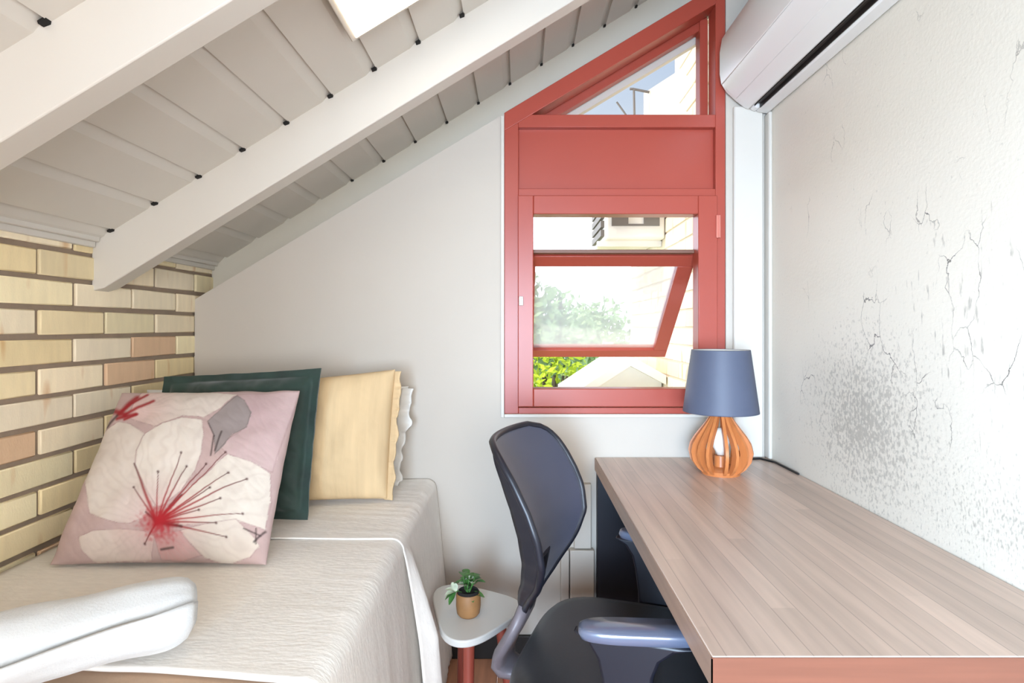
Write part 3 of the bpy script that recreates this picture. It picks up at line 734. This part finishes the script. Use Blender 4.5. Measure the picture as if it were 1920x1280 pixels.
# printed hibiscus-like flower for the front cushion, drawn in the cushion's own plane
def floral(nu, nv):
    src = np.array([(470,165),(1550,130),(1345,1203),(30,1195)], float)     # drawing corners TL TR BR BL
    dst = np.array([(0,1),(1,1),(1,0),(0,0)], float)
    A = []
    for (x_, y_), (u, v) in zip(dst, src):
        A.append([x_, y_, 1, 0, 0, 0, -u*x_, -u*y_]); A.append([0, 0, 0, x_, y_, 1, -v*x_, -v*y_])
    H = np.append(np.linalg.solve(np.array(A), src.ravel()), 1).reshape(3, 3)
    uu, vv = np.meshgrid(np.linspace(0,1,nu+1), np.linspace(0,1,nv+1))
    q = np.stack([uu.ravel(), vv.ravel(), np.ones(uu.size)]); r = H@q; X, Y = r[0]/r[2], r[1]/r[2]
    wob = np.array([noise.noise(Vector((a*.012, c_*.012, 3))) for a, c_ in zip(X, Y)]); wob2 = np.array([noise.noise(Vector((a*.05, c_*.05, 8))) for a, c_ in zip(X, Y)])
    Xw, Yw = X+wob*14, Y+wob2*6
    L_ = lambda *c: np.array(lin(*c)[:3])
    col = np.tile(L_(198,172,168), (X.size, 1)); col = col*(1+0.10*wob[:, None])
    def inside(P_):
        P_ = np.array(P_, float); c_ = np.zeros(X.size, bool); j = len(P_)-1
        for i in range(len(P_)):
            xi, yi = P_[i]; xj, yj = P_[j]
            t_ = ((yi > Yw) != (yj > Yw)) & (Xw < (xj-xi)*(Yw-yi)/((yj-yi) or 1e-9)+xi); c_ ^= t_; j = i
        return c_
    def seg(a, c_):
        a = np.array(a, float); c_ = np.array(c_, float); d_ = c_-a; t_ = np.clip(((X-a[0])*d_[0]+(Y-a[1])*d_[1])/(d_@d_), 0, 1)
        return np.hypot(X-a[0]-t_*d_[0], Y-a[1]-t_*d_[1]), t_
    def paint(mask, c_, a=1.0):
        a = np.clip(np.asarray(mask, float)*a, 0, 1)[:, None]; col[:] = col*(1-a)+np.asarray(c_)*a
    def petal(P_, c_, edge=(170,140,138), tint=None, org=None):
        m_ = inside(P_); paint(m_, L_(*c_))
        if org is not None:
            dd = np.hypot(X-org[0], Y-org[1]); paint(m_*np.clip(1-dd/330, 0, 1), L_(*tint), 0.75)
            ang = np.arctan2(Y-org[1], X-org[0]); paint(m_*np.clip(np.sin(ang*38+wob*6), 0, 1), L_(196,178,170), 0.20)
        for i in range(len(P_)):
            d_, _ = seg(P_[i], P_[(i+1) % len(P_)]); paint(np.clip(1-d_/5, 0, 1), L_(*edge), 0.55)
    petal([(1190,190),(1540,140),(1560,130),(1480,420),(1410,650),(1160,580),(1110,530),(1230,430),(1280,300)], (208,182,180), tint=(188,158,160), org=(1280,300))
    petal([(1190,195),(1240,230),(1285,310),(1262,400),(1190,450),(1140,520),(1085,580),(1078,470),(1035,380),(1100,300)], (158,146,144), edge=(96,88,86))
    petal([(600,150),(900,150),(1190,185),(1110,280),(1010,355),(880,345),(720,415),(540,350),(570,260)], (226,214,204), tint=(224,178,176), org=(560,280))
    petal([(370,420),(480,370),(560,390),(660,460),(610,560),(600,640),(650,760),(720,890),(660,960),(560,995),(480,990),(390,960),(310,920),(300,830),(270,740),(285,640),(320,520)], (224,212,202), tint=(210,176,176), org=(720,1000))
    petal([(660,460),(760,400),(880,355),(1000,370),(1015,450),(1000,580),(960,680),(880,800),(760,900),(720,890),(650,760),(600,640),(610,560)], (232,222,212), tint=(214,170,172), org=(720,1000))
    petal([(720,960),(880,830),(1050,680),(1160,580),(1300,610),(1400,660),(1400,830),(1360,1000),(1200,965),(1000,1000),(850,1010)], (228,218,206), tint=(220,160,160), org=(720,1000))
    petal([(860,1040),(1000,1000),(1200,960),(1290,1050),(1320,1100),(1260,1170),(1100,1215),(980,1185),(900,1100)], (226,214,202), tint=(214,170,164), org=(720,1000))
    petal([(240,1060),(330,1030),(500,1025),(640,1040),(700,1070),(640,1195),(300,1200),(250,1140)], (222,206,196), tint=(206,160,160), org=(720,1000))
    petal([(700,1060),(860,1040),(900,1100),(960,1170),(830,1200),(700,1190)], (216,184,178), tint=(196,120,124), org=(720,1000))
    red = L_(176,24,36); dk = L_(78,34,34)
    dd = np.hypot((X-735), (Y-995)*1.15); paint(np.clip(1.25-dd/105+wob2*.5, 0, 1), red, 0.95)
    paint(np.clip(0.8-dd/190+wob2*.5, 0, 1), L_(196,80,90), 0.5)
    for i, (ex, ey, wd) in enumerate([(595,640,9),(880,575,4.5),(910,655,5),(1165,690,4.5),(1270,715,5),(1055,785,5),(1115,845,5),(1080,990,5),(1130,1065,5),(980,915,5),(590,780,5),(740,690,4),(630,1110,5),(1030,640,5),(880,830,11),(1150,570,4),(870,1015,15),(660,930,9),(1240,925,4)]):
        d_, t_ = seg((725,990), (ex, ey)); lim = wd*(1.7-t_)
        a = np.clip(1.25-d_/lim, 0, 1); c_ = red[None]*(1-t_[:, None]**1.5)+dk[None]*t_[:, None]**1.5
        col[:] = col*(1-a[:, None]*.9)+c_*a[:, None]*.9
        paint(np.clip(1.4-np.hypot(X-ex, Y-ey)/(8 if wd < 9 else 1), 0, 1), dk, .9)
    for (a_, c_, wd) in [((520,330),(690,240),13),((500,300),(640,190),13),((480,320),(580,210),22),((470,350),(590,330),14),((440,290),(520,330),22),((520,360),(600,330),10)]:
        d_, _ = seg(a_, c_); paint(np.clip(1.3-d_/wd, 0, 1), L_(160,26,36), .92)
    for (a_, c_, wd) in [((400,390),(465,330),13),((720,1140),(800,1132),8),((1240,1010),(1330,1040),6),((1290,1080),(1360,1010),7),((1310,1000),(1300,1090),5),((1075,470),(1060,590),6),((1120,440),(1085,560),7),((1040,390),(1078,470),4)]:
        d_, _ = seg(a_, c_); paint(np.clip(1.3-d_/wd, 0, 1), L_(58,44,44), .8)
    return col*0.88
o = cushion('floral_cushion', (-1.112,1.392,.672), (-.600,1.392,.672), (-.632,1.690,1.052), (-1.143,1.690,1.045), 0.058, M['floral'], 230, 220, wr=0.0035, seed=2.2, pinch=0.02, colors=floral, back=0.6)
tag(o, 'white and mauve floral print cushion with red stamens, frontmost on the bed', 'cushion')
o = cushion('velvet_cushion', (-1.085,1.690,.684), (-.605,1.680,.684), (-.598,1.775,1.112), (-1.078,1.785,1.085), 0.050, M['velvet'], 110, 110, wr=0.008, seed=5.1, pinch=0.015, flange=0.10, back=.8)
tag(o, 'dark green velvet cushion with flat border behind the floral one', 'cushion')
# beige cushion with a frayed side
o = cushion('beige_cushion', (-.80,1.845,.684), (-.425,1.890,.684), (-.415,1.965,1.095), (-.80,1.915,1.06), 0.055, M['beige'], 60, 60, wr=0.004, seed=8.3, pinch=0.02, back=.7)
tag(o, 'beige striped cushion with a frilled edge behind the green velvet cushion', 'cushion')
fr = MB()
def frill(u, v):
    base = Vector((-.436, 1.895, .680)).lerp(Vector((-.424, 1.975, 1.088)), v)
    a = noise.noise(Vector((v*14, 0, 3.1)))*0.014+noise.noise(Vector((v*45, 0, 1.1)))*0.008
    return base+Vector((u*(0.030+0.014*noise.noise(Vector((v*9, 2, 0)))), a*u-0.010*u, 0.006*u*noise.noise(Vector((v*30, 1, 0)))))
fr.grid(frill, 6, 90)
fo = fr.build('frill', M['beige'], o, smooth=70, fix=False); sm = fo.modifiers.new('t', 'SOLIDIFY'); sm.thickness = 0.004; sm.offset = 0
# white pillows against the wall
o = cushion('pillow', (-1.195,1.860,.688), (-.455,2.095,.688), (-.405,2.150,1.02), (-1.195,1.885,1.035), 0.050, M['pillow_white'], 70, 50, wr=0.006, seed=12.4, pinch=0.03, back=.6)
tag(o, 'white pillow leaning on the window wall behind the beige cushion', 'pillow')
fr = MB()
def ruff(u, v):
    base = Vector((-.470, 2.075, .680)).lerp(Vector((-.425, 2.130, 1.015)), v)
    a = noise.noise(Vector((v*11, 4, 3.1)))*0.022
    return base+Vector((u*(0.045+0.025*noise.noise(Vector((v*7, 5, 0)))), a*u-.012*u, 0.01*u*noise.noise(Vector((v*20, 1, 4)))))
fr.grid(ruff, 6, 70)
fo = fr.build('ruffle', M['pillow_white'], o, smooth=70, fix=False); sm = fo.modifiers.new('t', 'SOLIDIFY'); sm.thickness = 0.004; sm.offset = 0

# rolled towel
b = MB()
A_, B_ = Vector((-.590, 1.065, 0)), Vector((-1.14, .69, 0))
ax = (B_-A_).normalized(); side = Vector((-ax.y, ax.x, 0)); LEN = (B_-A_).length
turns = 2.6; ns = 130; nl = 60
def roll(u, v):
    th = u*turns*2*PI
    r = 0.010+0.056*u**0.9
    e = min(1.0, v*LEN/0.05); endr = math.sqrt(max(0, 1-(1-e)**2))
    r *= (0.60+0.40*endr)
    a = th+PI*0.55-v*1.3-turns*2*PI-1.2
    n_ = noise.noise(Vector((v*7, math.cos(a)*1.4, math.sin(a)*1.4)))*0.007+noise.noise(Vector((v*3, math.cos(a)*3, math.sin(a)*3+4)))*0.004
    rr_ = r+n_*u
    xx = math.cos(a)*rr_*1.22; zz_ = math.sin(a)*rr_*0.98
    push = (1-u)*-0.012*(1 if v < .5 else 0)
    p_ = A_+ax*(v*LEN+0.004*math.sin(th)-0.0*push)+side*xx
    return (p_.x, p_.y, max(BZ+0.006, BZ+0.064+zz_))
b.grid(roll, ns, nl)
o = b.build('rolled_towel', M['towel'], None, smooth=70, fix=False); sm = o.modifiers.new('t', 'SOLIDIFY'); sm.thickness = 0.009; sm.offset = -1
tag(o, 'thick white towel rolled up on the near part of the bed', 'towel')

# ------------------------------------------------------------------ side table with plant
ST = Vector((-.130, 1.74, 0))
tb = empty('side_table', ST, 'white rounded triangular side table with red-brown legs beside the bed', 'table')
cen = [Vector((-.045, 1.765)), Vector((-.152, 1.618)), Vector((-.214, 1.855))]     # right, front, rear corners
RR = 0.054
ring = []
for k in range(144):
    a = 2*PI*k/144; nv_ = Vector((math.cos(a), math.sin(a)))
    ring.append(max(cen, key=lambda c_: c_.dot(nv_))+nv_*RR)
# even spacing, then ease the straight sides into gentle curves
def resample(P_, n):
    P_ = P_+[P_[0]]; d_ = [0]
    for i in range(1, len(P_)): d_.append(d_[-1]+(P_[i]-P_[i-1]).length)
    tt = np.linspace(0, d_[-1], n, endpoint=False)
    return [Vector((float(np.interp(t_, d_, [p.x for p in P_])), float(np.interp(t_, d_, [p.y for p in P_])))) for t_ in tt]
ring = resample(ring, 96)
for it in range(40):
    ring = [(ring[i-1]+ring[i]*2+ring[(i+1) % 96])/4 for i in range(96)]
cm = sum(ring, Vector((0, 0)))/96
outl = [cm+(p-cm)*1.10 for p in ring]
b = MB(); b.prism([(p.x, p.y) for p in outl], 'z', 0.380, 0.400); b.build('tabletop', M['table_white'], tb, bevel=0.004, seg=3)
for pa, pb in (((-.060, 1.755), (-.010, 1.760)), ((-.140, 1.630), (-.138, 1.585)), ((-.170, 1.83), (-.190, 1.89))):
    pa = Vector((*pa, .380)); pb = Vector((*pb, 0.0))
    b = MB(); b.tube([pa, pa.lerp(pb, .5), pb], [0.017, 0.015, 0.010], 14); b.build('leg', M['leg_red'], tb, smooth=50)
PT = Vector((-.147, 1.705, .40))
pl = empty('potted_plant', PT, 'small leafy plant in a brown clay pot on the white side table', 'plant')
b = MB(); b.lathe([(0.0,0.0),(0.026,0.0),(0.033,0.008),(0.036,0.03),(0.0355,0.062),(0.033,0.066),(0.031,0.062),(0.031,0.055)], PT, 28); b.f = [f_ for f_ in b.f if len(f_) == 4 or max(f_) < 40]; b.mi = [0]*len(b.f); b.build('pot', M['pot'], pl, smooth=50)
b = MB(); b.lathe([(0.031,0.050),(0.0305,0.070),(0.0285,0.073),(0.027,0.066),(0.0,0.068)], PT, 20); b.build('soil', M['soil'], pl, smooth=50)
rnd = random.Random(7)
def leaf(mb, base, dr, L_, wd, droop=0.3):
    dr = Vector(dr).normalized(); sd = dr.cross(Vector((0,0,1)))
    if sd.length < .05: sd = Vector((1,0,0))
    sd.normalize(); up = sd.cross(dr).normalized(); base = Vector(base); n_ = 6; vs = []; fs = []
    for i in range(n_+1):
        t_ = i/n_; w_ = wd*math.sin(PI*min(1, t_*0.92+0.05))**0.8; c_ = base+dr*L_*t_+Vector((0,0,-droop*L_*t_*t_))
        vs += [c_-sd*w_+up*w_*.35, c_, c_+sd*w_+up*w_*.35]
    for i in range(n_):
        fs += [(i*3, i*3+1, i*3+4, i*3+3), (i*3+1, i*3+2, i*3+5, i*3+4)]
    mb.add(vs, fs)
g1, g2, st = MB(), MB(), MB()
tips = []
for k in range(6):
    a = 2*PI*k/6+.3; q = rnd.uniform(.3, 1)
    tip = PT+Vector((math.cos(a)*.022*q+.004, math.sin(a)*.02*q, rnd.uniform(.085,.128)))
    st.tube([PT+Vector((0,0,.058)), PT+Vector((math.cos(a)*.01, math.sin(a)*.01, .08)), tip], [.0022,.0018,.0012], 6)
    for j in range(4):
        aa = rnd.uniform(0, 2*PI); zj = lerp(.5, 1.0, j/3)
        bp = (PT+Vector((0,0,.058))).lerp(tip, zj)
        leaf(g1 if rnd.random() < .75 else g2, bp, (math.cos(aa), math.sin(aa), rnd.uniform(.2, 1.0)), rnd.uniform(.028,.042), rnd.uniform(.010,.014))
leaf(g1, PT+Vector((.006,-.004,.062)), (1,-.25,.25), .044, .014, .35); leaf(g1, PT+Vector((.004,-.004,.06)), (.4,-1,.2), .034, .012, .4)
st.tube([PT+Vector((-.005,0,.058)), PT+Vector((-.03,-.004,.072)), PT+Vector((-.05,-.006,.06))], [.002,.0018,.0012], 6)
for dr, which in (((-1,.1,.35), g2), ((-.8,-.5,.1), g2), ((-.5,-.5,-.7), g1), ((-1,-.2,-.5), g1), ((-.3,.4,.6), g2), ((-.9,.6,-.1), g1)):
    leaf(which, PT+Vector((-.036,-.005,.07)), dr, .034, .011, .2)
st.build('stem', M['leaf'], pl, smooth=60); g1.build('foliage', M['leaf'], pl, smooth=70, fix=False)
fo = g2.build('variegated_foliage', M['leaf_pale'], pl, smooth=70, fix=False); fo['label'] = 'white-edged pale leaves'

# ------------------------------------------------------------------ office chair (built in its own frame: faces +x)
th = math.radians(-18)
ch = empty('office_chair', (0.252, 1.395, 0), 'black office chair with a tall curved mesh back, pulled up to the desk', 'chair', rz=th)
zk = [.53,.57,.62,.68,.74,.80,.88,.94,.97,.985]
hw = lambda z: interp(z, [.53,.56,.60,.64,.68,.73,.80,.88,.92,.945,.960,.970], [.030,.052,.100,.152,.192,.220,.228,.222,.214,.200,.176,.135])
cx = lambda z: interp(z, [.50,.55,.60,.66,.72,.78,.84,.90,.95,.99], [-.262,-.238,-.218,-.203,-.202,-.214,-.236,-.266,-.296,-.320])
def bx_(t, z, push=0.0):
    y_ = t*hw(z); return Vector((cx(z)+0.060*(y_/.22)**2+push, y_, z))
Z0, ZT_ = .535, .970
zmap = lambda v: lerp(Z0, ZT_, v)
b = MB()
nu, nv = 30, 44
b.grid(lambda u, v: bx_((2*u-1)*0.985, zmap(v), 0.004), nu, nv)
o = b.build('mesh_back', None or M['chair_black'], ch, smooth=80, local=True, fix=False)
def mesh_fabric():
    m = mat('slate_mesh_fabric', (64,65,82), 0.5, vary=0.10, vscale=5, bump=0.3, bscale=600, sheen=0.15)
    n = m.node_tree.nodes; l = m.node_tree.links; p = n['Principled BSDF']; out_ = n['Material Output']
    tr = n.new('ShaderNodeBsdfTransparent'); mx = n.new('ShaderNodeMixShader'); mx.inputs[0].default_value = 0.10
    l.new(p.outputs[0], mx.inputs[1]); l.new(tr.outputs[0], mx.inputs[2]); l.new(mx.outputs[0], out_.inputs[0])
    return m
o.data.materials.clear(); o.data.materials.append(mesh_fabric())
sm = o.modifiers.new('t', 'SOLIDIFY'); sm.thickness = 0.004
loop = [bx_(1, zmap(i/40)) for i in range(41)]+[bx_(1-2*i/10, ZT_) for i in range(1, 10)]+[bx_(-1, zmap(1-i/40)) for i in range(41)]
b = MB(); b.tube(loop, 0.0085, 10, closed=True)
b.build('back_frame', M['chair_black'], ch, smooth=80, local=True)
# shell strip along the edges, giving the frame its depth
b = MB()
for sgn in (-1, 1):
    b.grid(lambda u, v, sgn=sgn: bx_(sgn*1.0, zmap(v))+Vector((-0.050*u, -sgn*0.026*u, 0))*(max(0.0, math.sin(PI*min(1, max(0, v*1.02))))**0.55+.02), 4, 60)
o = b.build('back_side_wing', M['chair_black'], ch, smooth=80, local=True, fix=False); sm = o.modifiers.new('t', 'SOLIDIFY'); sm.thickness = 0.006; sm.offset = 0
# lumbar support behind the mesh
b = MB()
b.tube([(cx(.72)-.02, -.08, .71), (cx(.70)-.022, -.04, .70), (cx(.70)-.022, 0, .695), (cx(.70)-.022, .04, .70), (cx(.72)-.02, .08, .71)], [.010,.015,.018,.015,.010], 10, flat=1.6)
b.build('lumbar_support', M['chair_grey'], ch, smooth=80, local=True)
# swept support bar under the back, curling beneath the seat
def bar(mb, P_, th_=0.016):
    vs = []; N = len(P_)
    for i, (x_, z_, w_) in enumerate(P_):
        a = P_[max(i-1, 0)]; c_ = P_[min(i+1, N-1)]; t_ = Vector((c_[0]-a[0], 0, c_[1]-a[1])).normalized(); n_ = Vector((t_.z, 0, -t_.x))
        K = 12
        for k in range(K):
            an = 2*PI*k/K; yy = math.cos(an); q = math.sin(an)
            yy = math.copysign(abs(yy)**.7, yy); q = math.copysign(abs(q)**.7, q)
            vs.append(Vector((x_, 0, z_))+Vector((0, w_*yy, 0))+n_*q*th_)
    fs = [(i*12+k, i*12+(k+1) % 12, (i+1)*12+(k+1) % 12, (i+1)*12+k) for i in range(N-1) for k in range(12)]+[tuple(range(12))[::-1], tuple((N-1)*12+k for k in range(12))]
    mb.add(vs, fs)
b = MB(); bar(b, [(-.206,.68,.05),(-.216,.63,.05),(-.230,.58,.046),(-.243,.545,.044)]); b.build('back_stem', M['chair_black'], ch, smooth=70, local=True)
b = MB(); bar(b, [(-.238,.562,.047),(-.250,.525,.072),(-.270,.485,.092),(-.296,.440,.092),(-.306,.405,.072),(-.296,.382,.054),(-.262,.376,.04),(-.18,.372,.04),(-.02,.372,.04)])
b.build('back_bar', M['chair_grey'], ch, smooth=70, local=True)['label'] = 'charcoal grey curved bar below the mesh back'
# seat cushion
b = MB()
def seat_fn(n_r, n_a):
    prof = [(0.0,.478),(.35,.476),(.65,.473),(.85,.470),(.94,.464),(.985,.452),(1.0,.436),(.99,.418),(.95,.408),(.80,.404),(0.0,.404)]
    vs = []
    K = 64
    for r, z in prof:
        for k in range(K):
            a = 2*PI*k/K; ca_, sa_ = math.cos(a), math.sin(a)
            e_ = 4.2; q = (abs(ca_)**e_+abs(sa_)**e_)**(-1/e_)
            x_ = 0.245*q*ca_*r; y_ = 0.255*q*sa_*r
            zz_ = z+(0.012*max(0, (abs(y_)/.25))**3 if z > .45 else 0)-(0.02*max(0, (x_-.12)/.12)**2 if x_ > .12 else 0)
            vs.append((x_+0.0, y_, zz_))
    fs = [(i*K+k, i*K+(k+1) % K, (i+1)*K+(k+1) % K, (i+1)*K+k) for i in range(len(prof)-1) for k in range(K)]
    return vs, fs
vs, fs = seat_fn(0, 0); b.add(vs, fs); b.build('seat', M['chair_fabric'], ch, smooth=60, local=True)
for sgn in (-1, 1):
    y_ = 0.268*sgn; ao = 0.045; ap = 0.075
    b = MB()
    # T-shaped upright: from the seat's underside out and up to the pad
    left_ = [(-.040,.385),(-.044,.50),(-.052,.56),(-.060,.595),(-.078,.622),(-.110,.641)]
    right_ = [(.130,.641),(.085,.628),(.058,.606),(.046,.575),(.046,.50),(.050,.385)]
    b.prism([(ao+u, w_) for u, w_ in left_+right_], 'y', y_-.016, y_+.016)
    b.box(ao-.045, ao+.055, min(y_, y_*.45), max(y_, y_*.45), .385, .402)
    arm = b.build('armrest', M['chair_black'], ch, bevel=0.008, local=True)
    pd = MB()
    poly = [(-.135+.03*(1-math.cos(a_)), .036*math.sin(a_)) for a_ in ()]
    N = 40
    ring = []
    for k in range(N):
        a_ = 2*PI*k/N; e_ = 3.5; q = (abs(math.cos(a_))**e_+abs(math.sin(a_))**e_)**(-1/e_); ring.append((q*math.cos(a_)*.128, q*math.sin(a_)*.036))
    lay = [(.86,.640),(.97,.643),(1.0,.652),(.985,.660),(.93,.663),(0.0,.6635)]
    vs = []; cpa, spa = math.cos(.24*(-sgn)*-1 if sgn < 0 else -.05), math.sin(.24 if sgn < 0 else -.05)
    for s_, z_ in lay:
        for (u, v_) in ring: vs.append((ap-.02+(u*s_+.02)*cpa-v_*s_*spa, y_+(u*s_+.02)*spa+v_*s_*cpa, z_))
    pd.add(vs, [(i*N+k, i*N+(k+1) % N, (i+1)*N+(k+1) % N, (i+1)*N+k) for i in range(len(lay)-1) for k in range(N)]+[tuple(range(N))[::-1]])
    pd.build('arm_pad', mat('arm_pad_plastic', (92,100,120), 0.28, spec=1.0, coat=0.7), arm, smooth=60, local=True)
b = MB(); b.box(-.09, .09, -.07, .07, .365, .404); b.build('seat_mechanism', M['chair_black'], ch, bevel=.008, local=True)
b = MB(); b.lathe([(0,.10),(.028,.10),(.028,.22),(.020,.222),(.020,.37),(0,.37)], (0,0,0), 20); b.build('gas_lift', M['chair_black'], ch, smooth=40, local=True)
b = MB()
for k in range(5):
    a = 2*PI*k/5+.4; b.tube([(0,0,.105), (math.cos(a)*.13, math.sin(a)*.13, .10), (math.cos(a)*.25, math.sin(a)*.25, .07)], [.03,.024,.016], 10)
b.build('star_base', M['chair_black'], ch, smooth=60, local=True)
for k in range(5):
    a = 2*PI*k/5+.4; c_ = Vector((math.cos(a)*.25, math.sin(a)*.25, .028)); s_ = Vector((-math.sin(a), math.cos(a), 0))
    b = MB()
    for q in (-1, 1): b.tube([c_+s_*(.008*q), c_+s_*(.024*q)], .028, 18)
    b.tube([c_, c_+Vector((0,0,.045))], .008, 8)
    b.build('caster', M['chair_black'], ch, smooth=40, local=True)
